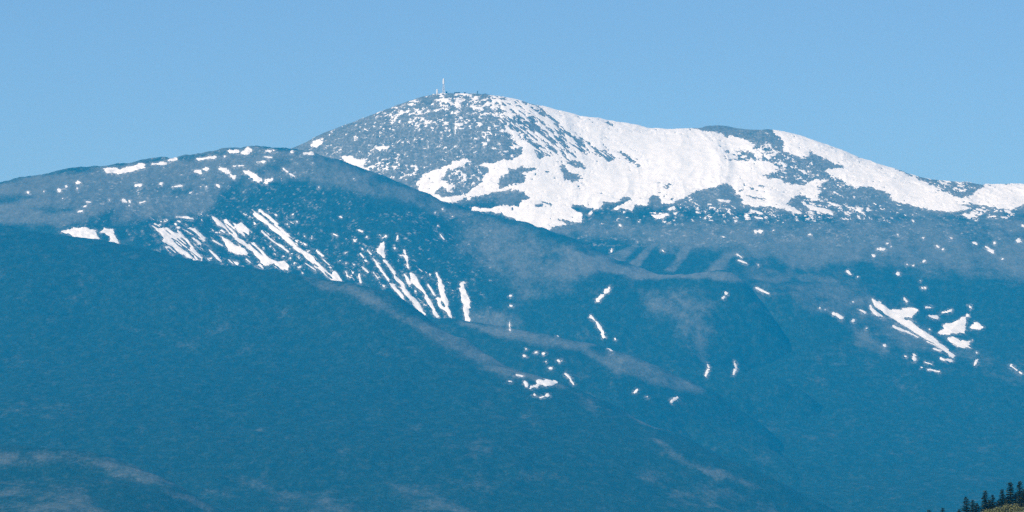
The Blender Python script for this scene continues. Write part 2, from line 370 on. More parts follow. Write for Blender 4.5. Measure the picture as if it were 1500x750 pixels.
# the big snowfields of the summit cone: outlines (snow) and the rock that breaks through them
z780 = Zoom(780, 270, 6.82); z560 = Zoom(560, 220, 7.5); z740u = Zoom(740, 130, 7.5); z740l = Zoom(740, 220, 7.5); z1050 = Zoom(1050, 240, 7.5); z1080 = Zoom(1080, 180, 7.5); z1240 = Zoom(1240, 230, 5.77); z350 = Zoom(350, 90, 3.75); z560u = Zoom(560, 130, 7.5)
FIELD_MAIN = ([(786, 150), (815, 158), (860, 167), (940, 182), (1000, 187), (1045, 194), (1060, 197), (1064, 203), (1070, 199), (1085, 203), (1108, 212), (1101, 219), (1064, 222), (1060, 235), (1095, 236), (1135, 240), (1137, 252), (1119, 257)]
              + [z1050.c(*p) for p in [(560, 170), (690, 165), (800, 225), (960, 240), (1080, 170), (1180, 190), (1110, 260), (1160, 315), (1090, 350), (1140, 400), (1230, 420), (1360, 455), (1320, 470), (1200, 420), (1050, 400), (880, 350), (800, 400), (760, 445), (850, 480), (930, 545), (900, 555), (700, 490), (570, 470), (450, 470), (280, 430), (290, 390), (200, 320), (190, 240), (60, 220), (0, 250)]]
              + [(1020, 280)] + [z780.c(*p) for p in [(1500, 150), (1380, 190), (1290, 200), (1270, 130), (1210, 100), (1170, 130), (1160, 185), (1140, 210), (1020, 205), (1000, 270), (880, 240), (850, 255), (800, 260), (820, 225), (900, 205), (1000, 145),
                 (920, 130), (860, 165), (830, 185), (700, 170), (690, 210), (660, 255), (620, 260), (580, 240), (500, 215), (400, 200), (380, 240), (430, 270), (490, 290), (500, 340), (510, 375), (420, 385), (260, 355), (330, 395), (200, 440)]]
              + [(800, 345), (770, 345)] + [z560.c(*p) for p in [(1460, 760), (1300, 690), (1130, 680), (985, 660), (990, 620), (1140, 650), (1330, 605), (1500, 620)]]
              + [z740l.c(*p) for p in [(170, 590), (190, 560), (260, 520), (200, 460), (150, 430), (0, 450)]] + [z560.c(*p) for p in [(1340, 440), (1250, 450), (1180, 480), (1000, 520), (900, 530), (850, 550), (720, 575), (640, 560), (600, 600), (390, 440), (378, 375), (440, 300), (520, 225), (620, 195), (700, 175), (725, 155), (800, 130), (870, 95), (930, 90), (970, 130),
                 (870, 175), (800, 205), (710, 215), (690, 270), (640, 330), (720, 340), (745, 385), (800, 385), (810, 410), (740, 430), (650, 420), (600, 450), (580, 480), (640, 500), (680, 520), (760, 520), (840, 500), (930, 480), (990, 420), (1080, 370), (1110, 330), (1120, 280), (1170, 240), (1175, 205), (1100, 180), (1050, 165), (1200, 140), (1300, 125), (1440, 95)]]
              + [z740u.c(*p) for p in [(185, 720), (190, 660), (140, 600), (80, 530), (0, 470), (0, 430), (100, 475), (180, 560), (250, 600), (320, 660), (350, 750)]]
              + [z740l.c(*p) for p in [(340, 100), (400, 95), (480, 80), (560, 50), (610, 50), (690, 160), (800, 200), (890, 220), (910, 200), (830, 150), (770, 100), (830, 80), (900, 70), (920, 30), (1020, 60), (1090, 110), (1150, 130), (1230, 100), (1120, 20)]]
              + [z740u.c(*p) for p in [(1000, 650), (860, 560), (800, 500), (640, 430), (560, 330), (480, 270), (400, 210)]])
FIELD_RIGHT = [z1080.c(*p) for p in [(400, 60), (560, 80), (700, 140), (850, 190), (1000, 230), (1280, 310), (1500, 385)]] + [z1240.c(*p) for p in [(100, 0), (210, 20), (330, 65), (500, 140), (640, 200), (780, 270), (900, 320), (960, 345), (1060, 320), (1180, 240), (1500, 225), (1600, 260), (1600, 400), (1500, 405), (1390, 440), (1300, 440), (1200, 415), (1100, 405), (1000, 400), (980, 405), (1030, 430), (980, 460), (860, 465), (700, 450), (560, 410), (390, 365), (370, 320), (300, 290), (200, 260), (60, 260), (0, 225)]] \
              + [z1080.c(*p) for p in [(1240, 700), (1180, 650), (1080, 600), (970, 530), (1060, 500), (1180, 490), (1000, 410), (860, 350), (800, 310), (790, 370), (700, 385), (650, 360), (520, 330), (490, 300), (520, 250), (490, 180), (400, 110)]]
ROCK_HOLES = [[z740l.c(*p) for p in [(0, 270), (60, 210), (160, 190), (330, 185), (365, 225), (280, 235), (180, 250), (230, 320), (160, 370), (50, 390), (0, 400), (-60, 420), (-70, 330)]],
              [z740l.c(*p) for p in [(625, 120), (645, 170), (670, 220), (760, 260), (850, 295), (850, 320), (740, 350), (650, 320), (615, 240)]],
              [z740l.c(*p) for p in [(330, 600), (410, 600), (380, 620), (335, 620)]], [z740l.c(*p) for p in [(415, 565), (480, 580), (525, 605), (500, 615), (440, 585)]],
              [z740u.c(*p) for p in [(1090, 370), (1150, 380), (1190, 410), (1130, 395)]], [z740u.c(*p) for p in [(1075, 625), (1150, 670), (1130, 675)]],
              [(903, 221), (915, 226), (930, 234), (941, 246), (934, 243), (920, 233)], [(973, 273), (977, 269), (982, 270), (978, 275)],
              [z740l.c(*p) for p in [(445, 235), (490, 210), (520, 225), (470, 245)]], [(1170, 283), (1180, 287), (1195, 297), (1190, 303), (1172, 299), (1160, 297)],
              [z1050.c(*p) for p in [(460, 240), (560, 250), (560, 262), (465, 252)]], [z1050.c(*p) for p in [(370, 270), (450, 290), (440, 305), (400, 290)]], [z1050.c(*p) for p in [(240, 300), (290, 275), (290, 290)]],
              [z1050.c(*p) for p in [(330, 355), (450, 370), (540, 390), (500, 395), (400, 378)]]]
ROCK_ZONES = [  # rock with snow caught between the boulders: outline, share of snow, grain in photo px, slant
    ([(636, 137), (700, 137), (745, 140), (800, 158), (770, 172), (720, 166), (690, 163), (640, 158)], 0.58, 5, 0.0),
    ([(740, 143), (800, 156), (830, 176), (880, 210), (905, 232), (860, 246), (800, 236), (768, 226), (748, 200), (730, 180)], 0.46, 5, 1.0),
    ([(690, 150), (770, 168), (770, 205), (750, 236), (700, 215), (690, 180)], 0.19, 4, 0.3),
    ([(440, 212), (520, 175), (600, 145), (640, 138), (700, 165), (700, 240), (620, 255), (520, 250), (440, 222)], 0.085, 4, -0.2),
    ([(520, 175), (600, 145), (680, 150), (700, 180), (680, 195), (600, 190), (540, 200)], 0.19, 5, -0.2),
    ([(500, 235), (560, 222), (620, 248), (615, 270), (560, 262), (520, 255)], 0.26, 4, 0.0),
    ([(655, 250), (685, 240), (712, 250), (705, 266), (688, 278), (660, 285), (650, 280)], 0.20, 4, 0.0),
    ([(1058, 205), (1140, 215), (1160, 250), (1125, 262), (1050, 250), (1020, 212)], 0.48, 5, 0.2),
    ([(1120, 195), (1175, 230), (1230, 255), (1250, 290), (1210, 300), (1150, 268), (1110, 225)], 0.13, 4, 0.2),
    ([(1165, 285), (1230, 300), (1300, 300), (1260, 325), (1180, 318)], 0.28, 5, 0.5),
    ([(1010, 290), (1100, 300), (1200, 310), (1190, 325), (1020, 320), (1000, 305)], 0.17, 5, 0.15),
    ([(1330, 250), (1420, 268), (1440, 280), (1405, 288), (1370, 270)], 0.45, 5, 0.4),
    ([(1400, 300), (1500, 300), (1500, 320), (1400, 322)], 0.25, 6, 0.1),
    ([(1420, 262), (1500, 266), (1500, 276), (1440, 275)], 0.5, 5, 0.0),
    ([(1240, 285), (1310, 290), (1400, 315), (1300, 330), (1230, 320)], 0.05, 4, 0.1),
    ([(860, 300), (1000, 300), (1080, 310), (1020, 332), (860, 332)], 0.05, 5, 0.05),
    ([(640, 284), (700, 286), (690, 298), (640, 298)], 0.35, 5, 0.0)]
SLOPE_ZONES = [([(215, 320), (300, 312), (430, 302), (505, 405), (440, 415), (330, 392), (230, 370)], 0.05, 3, 1.0), ([(495, 340), (560, 340), (680, 430), (690, 470), (600, 460), (510, 425)], 0.04, 3, 1.0),
    ([(150, 232), (430, 215), (430, 265), (300, 285), (120, 300)], 0.012, 3, 0.0)]
ROCK_SNOW = [z350.c(*p) for p in [(390, 470), (410, 440), (450, 430), (460, 450), (430, 475)]], [z350.c(*p) for p in [(745, 475), (780, 460), (830, 465), (820, 485), (770, 490)]], [z350.c(*p) for p in [(560, 525), (620, 520), (650, 540), (710, 535), (680, 575), (720, 600), (650, 590), (600, 555)]], \
            [z1080.c(*p) for p in [(655, 500), (730, 525), (780, 560), (740, 565), (690, 535)]], [z1050.c(*p) for p in [(940, 430), (1080, 470), (1180, 490), (1300, 540), (1200, 545), (1060, 510), (960, 460)]], \
            [z1240.c(*p) for p in [(960, 490), (1010, 475), (1080, 490), (1110, 510), (1040, 520)]], [z1240.c(*p) for p in [(1180, 505), (1260, 495), (1270, 505), (1200, 515)]], \
            [z780.c(*p) for p in [(1190, 310), (1290, 305), (1360, 290), (1360, 310), (1300, 340), (1230, 345)]], [z780.c(*p) for p in [(540, 300), (600, 260), (600, 290), (580, 315)]], [z780.c(*p) for p in [(1350, 250), (1420, 220), (1430, 240), (1370, 268)]], \
            [z1050.c(*p) for p in [(430, 520), (510, 540), (510, 560), (440, 545)]], [z1050.c(*p) for p in [(400, 580), (510, 595), (510, 610), (410, 595)]], [z1050.c(*p) for p in [(565, 550), (690, 570), (600, 570)]], [z1050.c(*p) for p in [(280, 425), (440, 460), (440, 480), (300, 450)]], [z1050.c(*p) for p in [(20, 395), (150, 410), (140, 430), (30, 410)]]

# open ground without conifers (alpine tundra, scree, bare hardwoods): outline, strength, softness in px
BARE = {
 'mountain': [([(400, 130), (1600, 130), (1600, 318), (1200, 318), (900, 300), (640, 300), (400, 300)], 0.75, 14),
              ([(780, 325), (1000, 322), (1600, 312), (1600, 420), (1420, 402), (1300, 392), (1180, 396), (1100, 378), (980, 366), (900, 352), (800, 345)], 0.72, 26),
              ([(1080, 385), (1200, 400), (1300, 440), (1400, 510), (1330, 520), (1240, 472), (1110, 430)], 0.55, 22),
              ([(1240, 470), (1310, 505), (1300, 520), (1250, 505)], 0.55, 14), ([(1360, 500), (1500, 530), (1500, 560), (1400, 530)], 0.4, 14),
              ([(880, 375), (930, 355), (940, 358), (900, 395)], 0.7, 4), ([(920, 390), (955, 352), (966, 355), (935, 398)], 0.7, 4), ([(975, 396), (1005, 356), (1018, 360), (990, 400)], 0.7, 4),
              ([(1030, 400), (1060, 365), (1080, 370), (1055, 405)], 0.7, 8)],
 'mountain_ridge': [([(-400, 200), (380, 205), (440, 222), (380, 250), (330, 285), (300, 312), (230, 325), (140, 326), (60, 328), (-400, 330)], 0.85, 12),
              ([(380, 210), (440, 215), (520, 238), (620, 282), (700, 310), (680, 330), (600, 300), (500, 275), (420, 262), (360, 300), (340, 260)], 0.62, 16),
              ([(665, 345), (690, 335), (690, 310), (790, 336), (860, 365), (920, 388), (880, 405), (840, 420), (800, 432), (760, 440), (710, 405), (670, 375)], 0.55, 18),
              ([(820, 360), (900, 383), (960, 398), (1080, 398), (1095, 415), (1030, 408), (940, 408), (860, 395)], 0.85, 6),
              ([(930, 420), (1000, 425), (1050, 440), (1055, 490), (1030, 530), (1010, 520), (990, 480), (950, 455)], 0.50, 22),
              ([(690, 350), (720, 345), (740, 370), (700, 372)], 0.8, 10), ([(690, 455), (740, 452), (760, 480), (700, 480)], 0.45, 12)],
 'forested_spur': [([(670, 472), (760, 480), (820, 493), (890, 503), (860, 512), (800, 508), (740, 498)], 0.85, 8),
              ([(855, 515), (920, 520), (980, 540), (1035, 566), (1020, 578), (960, 562), (900, 548)], 0.85, 9)],
 'foothill': [([(430, 402), (520, 420), (610, 462), (640, 470), (720, 505), (790, 545), (840, 570), (800, 562), (740, 556), (690, 532), (640, 502), (580, 462), (500, 432)], 0.80, 10),
              ([(840, 572), (876, 590), (870, 597), (840, 582)], 0.6, 8), ([(905, 602), (950, 612), (985, 632), (940, 622)], 0.85, 6),
              ([(930, 625), (970, 640), (1020, 680), (1120, 712), (1130, 724), (1050, 702), (990, 670)], 0.75, 8),
              ([(330, 690), (420, 715), (560, 760), (480, 760), (400, 730)], 0.55, 18), ([(-200, 575), (30, 580), (80, 600), (-100, 598)], 0.4, 22), ([(300, 450), (420, 455), (420, 462), (300, 460)], 0.3, 12), ([(560, 700), (660, 710), (700, 760), (600, 760)], 0.45, 22), ([(920, 690), (1060, 715), (1200, 760), (1000, 760)], 0.4, 20)],
 'hill': [([(-200, 648), (0, 655), (130, 662), (200, 681), (275, 714), (345, 758), (320, 765), (250, 725), (180, 695), (110, 680), (0, 685), (-200, 690)], 0.95, 14),
          ([(-200, 705), (40, 708), (130, 715), (160, 760), (-200, 770)], 0.70, 18), ([(200, 722), (215, 722), (245, 760), (225, 765)], 0.6, 8)],
}
BAND = {'foothill': 0.70, 'forested_spur': 0.75, 'hill': 0.45}
KRUMMHOLZ = {  # dark stunted spruce on the open ridges
 'mountain_ridge': [([(-20, 262), (80, 246), (180, 235), (300, 222), (380, 208), (440, 214), (440, 221), (380, 217), (300, 230), (180, 244), (80, 257), (-20, 275)], 0.5, 4),
    ([(-20, 288), (30, 284), (50, 290), (20, 298), (-20, 300)], 0.55, 6), ([(40, 305), (80, 302), (112, 306), (104, 312), (60, 312)], 0.55, 5), ([(128, 316), (165, 310), (160, 326), (128, 326)], 0.5, 6),
    ([(170, 272), (240, 268), (290, 276), (280, 284), (200, 284)], 0.35, 8), ([(300, 270), (360, 262), (420, 275), (380, 296), (320, 296)], 0.4, 12), ([(60, 282), (40, 290), (100, 280), (90, 276)], 0.3, 6), ([(225, 330), (190, 318), (240, 312)], 0.3, 8)],
 'mountain': [([(830, 352), (900, 350), (960, 362), (950, 390), (880, 385)], 0.25, 10), ([(1200, 385), (1280, 380), (1300, 400), (1230, 410)], 0.3, 14), ([(1400, 340), (1480, 345), (1480, 362), (1420, 360)], 0.3, 12), ([(1000, 372), (1060, 368), (1060, 382), (1010, 390)], 0.3, 8)]}
def bare_mask(T):
    v = open_mask(T)
    for poly, s, soft in KRUMMHOLZ.get(T.name, []):
        m = (np.abs(T.px - np.mean([q[0] for q in poly])) < 320) & (np.abs(T.py - np.mean([q[1] for q in poly])) < 90)
        d = sd_poly(T.px[m] + 7 * fbm(T.X[m] / 60, T.Z[m] / 40, 3, 71), T.py[m] + 5 * fbm(T.X[m] / 60, T.Z[m] / 40, 3, 73), poly)
        v[m] -= s * np.clip(0.5 + d / (2 * soft), 0, 1)
    return v
def open_mask(T):
    v = np.zeros(T.px.shape)
    wx = 5 * fbm(T.X / 90, T.Z / 60, 3, 61); wy = 4 * fbm(T.X / 90, T.Z / 60, 3, 67)
    for poly, s, soft in BARE.get(T.name, []):
        p = np.array(poly); m = (T.px > p[:, 0].min() - 60) & (T.px < p[:, 0].max() + 60) & (T.py > p[:, 1].min() - 60) & (T.py < p[:, 1].max() + 60)
        if not m.any(): continue
        d = sd_poly(T.px[m] + wx[m], T.py[m] + wy[m], poly)
        a = np.clip(0.5 + d / (2 * soft), 0, 1); v[m] = np.maximum(v[m], s * BAND.get(T.name, 1.0) * a * a * (3 - 2 * a))
    return v

def dust_mask(T):
    if T.name != 'mountain': return np.zeros(T.px.shape)
    d = sd_poly(T.px, T.py, [(420, 190), (640, 100), (1600, 180), (1600, 300), (1250, 285), (1000, 265), (800, 290), (620, 290), (420, 240)])
    return np.clip(0.5 + d / 40, 0, 1) * 0.17

# ------------------------------------------------------------------ the mountains
crestA = [(-100, 400, 20.0), (150, 330, 20.1), (300, 275, 20.2), (400, 233, 20.25), (440, 212, 20.3), (480, 195, 20.35), (520, 178, 20.4), (560, 164, 20.45), (600, 148, 20.5), (625, 141, 20.5), (650, 138, 20.5), (700, 138, 20.5), (735, 141, 20.5), (765, 149, 20.55), (800, 158, 20.6), (850, 169, 20.7), (900, 178, 20.8), (950, 187, 20.9),
          (1000, 190, 21.0), (1030, 186, 21.1), (1060, 184, 21.15), (1100, 190, 21.1), (1130, 190, 21.05), (1170, 199, 21.0), (1210, 212, 21.0), (1260, 231, 21.0), (1300, 246, 21.0), (1340, 257, 21.0), (1400, 266, 21.0), (1450, 269, 21.0), (1500, 271, 21.0), (1600, 280, 21.0), (1780, 300, 21.0)]
frontA = [(-100, 460, 19.6), (150, 420, 19.7), (350, 330, 19.8), (500, 300, 19.85), (650, 318, 19.75), (800, 345, 19.7), (900, 330, 19.8), (1000, 322, 19.85), (1150, 314, 19.95), (1300, 306, 20.2), (1400, 313, 20.2), (1500, 318, 20.2), (1780, 335, 20.2),
          (600, 225, 20.12), (750, 240, 20.12), (900, 250, 20.3), (1050, 250, 20.45), (1200, 262, 20.5),
          (-100, 560, 18.8), (200, 500, 18.8), (500, 420, 18.9), (700, 410, 18.9), (850, 395, 19.1), (1000, 400, 19.05), (1150, 405, 19.05), (1300, 400, 19.2), (1450, 400, 19.3), (1780, 410, 19.3),
          (200, 600, 18.0), (500, 530, 18.2), (800, 505, 18.2), (1000, 500, 18.3), (1100, 480, 18.35), (1120, 445, 18.45), (1165, 505, 18.08), (1200, 490, 18.2), (1300, 512, 18.05), (1390, 500, 18.4), (1500, 500, 18.3), (1780, 500, 18.3),
          (300, 680, 17), (700, 620, 17), (1000, 600, 17.2), (1250, 600, 17.2), (1500, 590, 17.3), (1780, 590, 17.3), (300, 760, 15.3), (700, 725, 15.3), (1000, 705, 15.5), (1250, 702, 15.3), (1500, 692, 15.5), (1780, 690, 15.5), (300, 815, 13), (900, 800, 13), (1500, 785, 13), (1780, 785, 13)]
crestB = [(-400, 320, 19.3), (-200, 292, 19.3), (-60, 278, 19.2), (0, 269, 19.2), (40, 259, 19.2), (80, 250, 19.2), (130, 245, 19.2), (180, 239, 19.2), (240, 230, 19.2), (290, 227, 19.2), (330, 219, 19.2), (370, 213, 19.2), (410, 216, 19.2), (450, 221, 19.15), (500, 236, 19.1), (550, 254, 19.05), (600, 275, 19.0), (645, 293, 18.95), (690, 308, 18.9), (740, 318, 18.85), (790, 337, 18.8), (830, 352, 18.65), (870, 368, 18.5), (920, 390, 18.4), (980, 400, 18.4), (1040, 400, 18.4), (1085, 408, 18.4), (1120, 442, 18.35), (1160, 505, 17.95), (1210, 590, 17.2), (1280, 700, 15.4)]
frontB = [(-400, 335, 18.4), (-200, 332, 18.3), (0, 325, 18.3), (100, 325, 18.3), (200, 324, 18.4), (300, 310, 18.65), (400, 300, 18.75), (500, 310, 18.65), (600, 340, 18.5), (680, 350, 18.6), (760, 382, 18.42), (850, 405, 18.2), (950, 425, 18.1), (1050, 440, 18.1),
          (-400, 440, 17.5), (-200, 440, 17.6), (0, 430, 17.7), (200, 402, 17.8), (300, 400, 18.0), (400, 410, 18.05), (500, 440, 17.95), (600, 482, 17.8), (680, 492, 17.8), (760, 502, 17.75), (900, 522, 17.5), (1000, 530, 17.45), (1090, 545, 17.45),
          (-400, 600, 16.5), (-200, 600, 16.6), (200, 560, 16.8), (500, 585, 16.9), (800, 605, 16.7), (1000, 640, 16.4), (1130, 660, 16.1), (200, 700, 15.6), (800, 740, 15.5), (1200, 770, 15.2)]
crestC = [(-400, 315, 17.0), (-200, 320, 17.0), (0, 332, 16.9), (60, 338, 16.9), (100, 346, 16.85), (145, 351, 16.8), (172, 358, 16.75), (240, 371, 16.7), (297, 383, 16.6), (330, 389, 16.55), (410, 401, 16.4), (500, 420, 16.2), (560, 442, 16.0), (610, 464, 15.8), (650, 485, 15.6), (700, 512, 15.4), (760, 545, 15.1), (850, 583, 15.1), (940, 617, 15.0), (1000, 662, 14.8), (1110, 713, 14.4), (1250, 757, 13.6), (1400, 800, 12.6)]
frontC = [(-400, 450, 15.6), (-200, 450, 15.6), (0, 450, 15.6), (150, 455, 15.6), (300, 460, 15.5), (450, 475, 15.4), (560, 510, 15.1), (-400, 560, 14.2), (0, 570, 14.2), (200, 570, 14.1), (400, 567, 14.2), (600, 575, 14.3), (720, 605, 14.1), (-400, 660, 12.8), (0, 672, 12.7), (300, 662, 12.7), (600, 660, 12.9), (800, 655, 13.4), (900, 685, 13.2),
          (-400, 772, 11), (0, 776, 11), (400, 767, 11.2), (800, 762, 11.7), (1050, 768, 12.4), (-400, 818, 9.3), (0, 818, 9.4), (700, 818, 9.8), (1300, 816, 11)]
crestD = [(430, 600, 17.3), (500, 545, 17.2), (570, 500, 17.1), (620, 480, 17.0), (690, 476, 16.9), (760, 483, 16.8), (820, 495, 16.75), (900, 511, 16.7), (960, 536, 16.65), (1030, 567, 16.6), (1120, 622, 16.4), (1200, 685, 15.5), (1300, 760, 13.9)]
frontD = [(px, py + 70, d - 0.75) for px, py, d in crestD[::2]] + [(px, min(py + 200, 815), d - 2.2) for px, py, d in crestD[::3]]
crestF = [(-400, 640, 9.8), (-150, 648, 9.7), (0, 656, 9.6), (70, 659, 9.55), (130, 664, 9.5), (200, 684, 9.4), (270, 715, 9.2), (330, 752, 9.0), (400, 800, 8.7)]
frontF = [(-400, 700, 9.0), (0, 700, 9.0), (120, 700, 9.05), (190, 722, 8.8), (260, 760, 8.6), (-400, 745, 8.5), (0, 740, 8.5), (130, 735, 8.5), (-400, 812, 7.6), (0, 812, 7.6), (250, 812, 7.9), (380, 815, 8.2)]

def yn(*segs):
    out = []
    for a, b, s in segs: out += list(np.arange(a, b, s))
    return out

TA = survey('mountain', crestA, frontA, (600, 190), (-1150, 2950), None, 1, 0.55)
build_grid(TA, 6.0, yn((12900, 15500, 28), (15500, 18000, 15), (18000, 19450, 10), (19450, 21400, 7), (21400, 22400, 40)), 0.5)
TB = survey('mountain_ridge', crestB, frontB, (500, 170), (-2700, 1150), None, 2, 0.6)
build_grid(TB, 5.5, yn((15100, 17200, 30), (17200, 19450, 7), (19450, 20000, 30)), 1.5)
TC = survey('foothill', crestC, frontC, (500, 130), (-2400, 1200), None, 3, 0.55)
build_grid(TC, 8.0, yn((9300, 12000, 26), (12000, 17200, 13), (17200, 17900, 30)), 0.9)
TD = survey('forested_spur', crestD, frontD, (400, 110), (-750, 1250), None, 4, 0.5)
build_grid(TD, 8.0, yn((12800, 15000, 30), (15000, 17400, 12), (17400, 18000, 30)), 0.9)
crestF = [(a, b, c * 1.22) for a, b, c in crestF]; frontF = [(a, b, c * 1.22) for a, b, c in frontF]
TF = survey('hill', crestF, frontF, (400, 60), (-1720, -410), None, 5, 0.35)
build_grid(TF, 7.0, yn((9150, 10100, 20), (10100, 12100, 12), (12100, 12900, 30)), 0.9)
TERR = [TA, TB, TC, TD, TF]

def front_most(px, py):
    """which slope shows at a photo pixel: walk the ray outwards"""
    best = None
    for T in TERR:
        d = (T.px - px) ** 2 + (T.py - py) ** 2
        m = d < 9.0
        if m.any():
            y = T.Y[m].min()
            # the ray must clear the slope's own skyline
            if best is None or y < best[0]: best = (y, T)
    return best[1] if best else TA

for T in TERR:
    T.obj = link(T.name, mesh_from(T.name, np.stack([T.X, T.Y, T.Z], -1).reshape(-1, 3), T.tris, {'bare': bare_mask(T), 'dusting': dust_mask(T)}), M_SLOPE, kind='structure')

# ------------------------------------------------------------------ snow lying on the slopes
SA = snow_grid(TA, -1100, 2300, 2.7, yn((17500, 19500, 5), (19500, 21450, 3.4)))
SB = snow_grid(TB, -2100, 1100, 2.7, yn((16900, 17600, 8), (17600, 19350, 4.2)))
SC = snow_grid(TC, -150, 400, 2.7, yn((14200, 15700, 5)))
SD = snow_grid(TD, -300, 900, 2.7, yn((15200, 17100, 6)))
SNOWS = [SA, SB, SC, SD]
def local(T, poly, pad=14):
    p = np.array(poly)
    return (T.px > p[:, 0].min() - pad) & (T.px < p[:, 0].max() + pad) & (T.py > p[:, 1].min() - pad) & (T.py < p[:, 1].max() + pad)
def add_shape(T, pts, fn, n1=2.0, n2=1.5):
    if T is None: return
    m = local(T, [q[:2] for q in pts])
    if m.any():
        v = fn(T.px[m], T.py[m], pts) + n1 * T.e1[m] + n2 * T.e2[m]
        T.F[m] = np.maximum(T.F[m], v)
def cdf(v):
    s = np.sort(v.ravel()[::7]); return np.searchsorted(s, v) / len(s)
# summit cone first: field, minus rock, plus boulder-field snow
T = SA
F = np.maximum(sd_poly(T.px, T.py, FIELD_MAIN), sd_poly(T.px, T.py, FIELD_RIGHT)) + 3.0 * T.e1 + 2.4 * T.e2
for h in ROCK_HOLES:
    m = local(T, h, 20); F[m] = np.minimum(F[m], -sd_poly(T.px[m], T.py[m], h) + 3.0 * T.e1[m] + 3.0 * T.e2[m])
stones = fbm(T.X / 13, T.Z / 9, 2, 77); keep = F > 0
F = np.where(keep & (F < 14), np.minimum(F, (0.70 - stones) * 9), F)
def snow_between(T, zones):
    out = np.full(T.px.shape, -50.0)
    for poly, share, grain, slant in zones:
        m = local(T, poly, 30); g = grain * 2.6 * 1.3
        u = T.X[m] / g; v = T.Z[m] / g
        if slant: v = v + slant * u * 0.8
        n = fbm(u / (2.4 if abs(slant) > 0.6 else 1.4), v * 1.1, 4, 31 + int(grain), 0.82)
        sd = sd_poly(T.px[m], T.py[m], poly) + 6 * T.e1[m]
        thr = 1 - share * np.clip(0.35 + sd / 12, 0, 1.08)
        q = cdf(n) - thr
        out[m] = np.maximum(out[m], np.where(q > 0, q * 9, q * 30))
    return out
zone_all = snow_between(SA, ROCK_ZONES)
SB.F = np.maximum(SB.F, snow_between(SB, SLOPE_ZONES))
T.F = np.maximum(T.F, np.maximum(F, zone_all))
for q in ROCK_SNOW: add_shape(T, q, sd_poly)
for q in POLYS:
    cx, cyy = np.mean(np.array(q), 0); add_shape(SB if cx < 200 and cyy > 325 else getattr(front_most(cx, cyy), 'snow', None), q, sd_poly)
for q in CHAINS:
    a = np.array(q); cx, cyy = a[:, 0].mean(), a[:, 1].mean()
    r = a[:, 2].max(); add_shape(getattr(front_most(cx, cyy), 'snow', None), q, sd_chain, min(2.8, 1.1 * r), min(1.5, 0.8 * r))

ac = 0.65 * SB.X + 0.76 * SB.Z; al = 0.76 * SB.X - 0.65 * SB.Z
rib = fbm(ac / 8.5, al / 70, 2, 91, 0.6); w = np.clip((SB.py - 298) / 8, 0, 1) * np.clip((505 - SB.px) / 20, 0, 1) * (SB.px > 205)
SB.F = np.where(w > 0, np.minimum(SB.F, (0.34 - rib) * 8 + (1 - w) * 20), SB.F)
def fringe(T):
    """broken, melting snow round the edge of the patches"""
    S = getattr(T, 'snow', None)
    if S is None: return
    i = np.clip(np.searchsorted(S.y_nodes, T.Y), 0, S.F.shape[0] - 1); j = np.clip(np.round((T.X - S.x0) / S.xstep).astype(int), 0, S.F.shape[1] - 1)
    ok = (T.Y > S.y_nodes[0]) & (T.Y < S.y_nodes[-1]) & (T.X > S.x0) & (T.X < S.x1)
    f = np.where(ok, np.clip(1 + S.F[i, j] / 3.5, 0, 1), 0) * 0.6
    at = T.obj.data.attributes['dusting']; v = np.zeros(T.X.size, np.float32); at.data.foreach_get('value', v)
    at.data.foreach_set('value', np.maximum(v, f.ravel().astype(np.float32)))
for T in TERR: fringe(T)
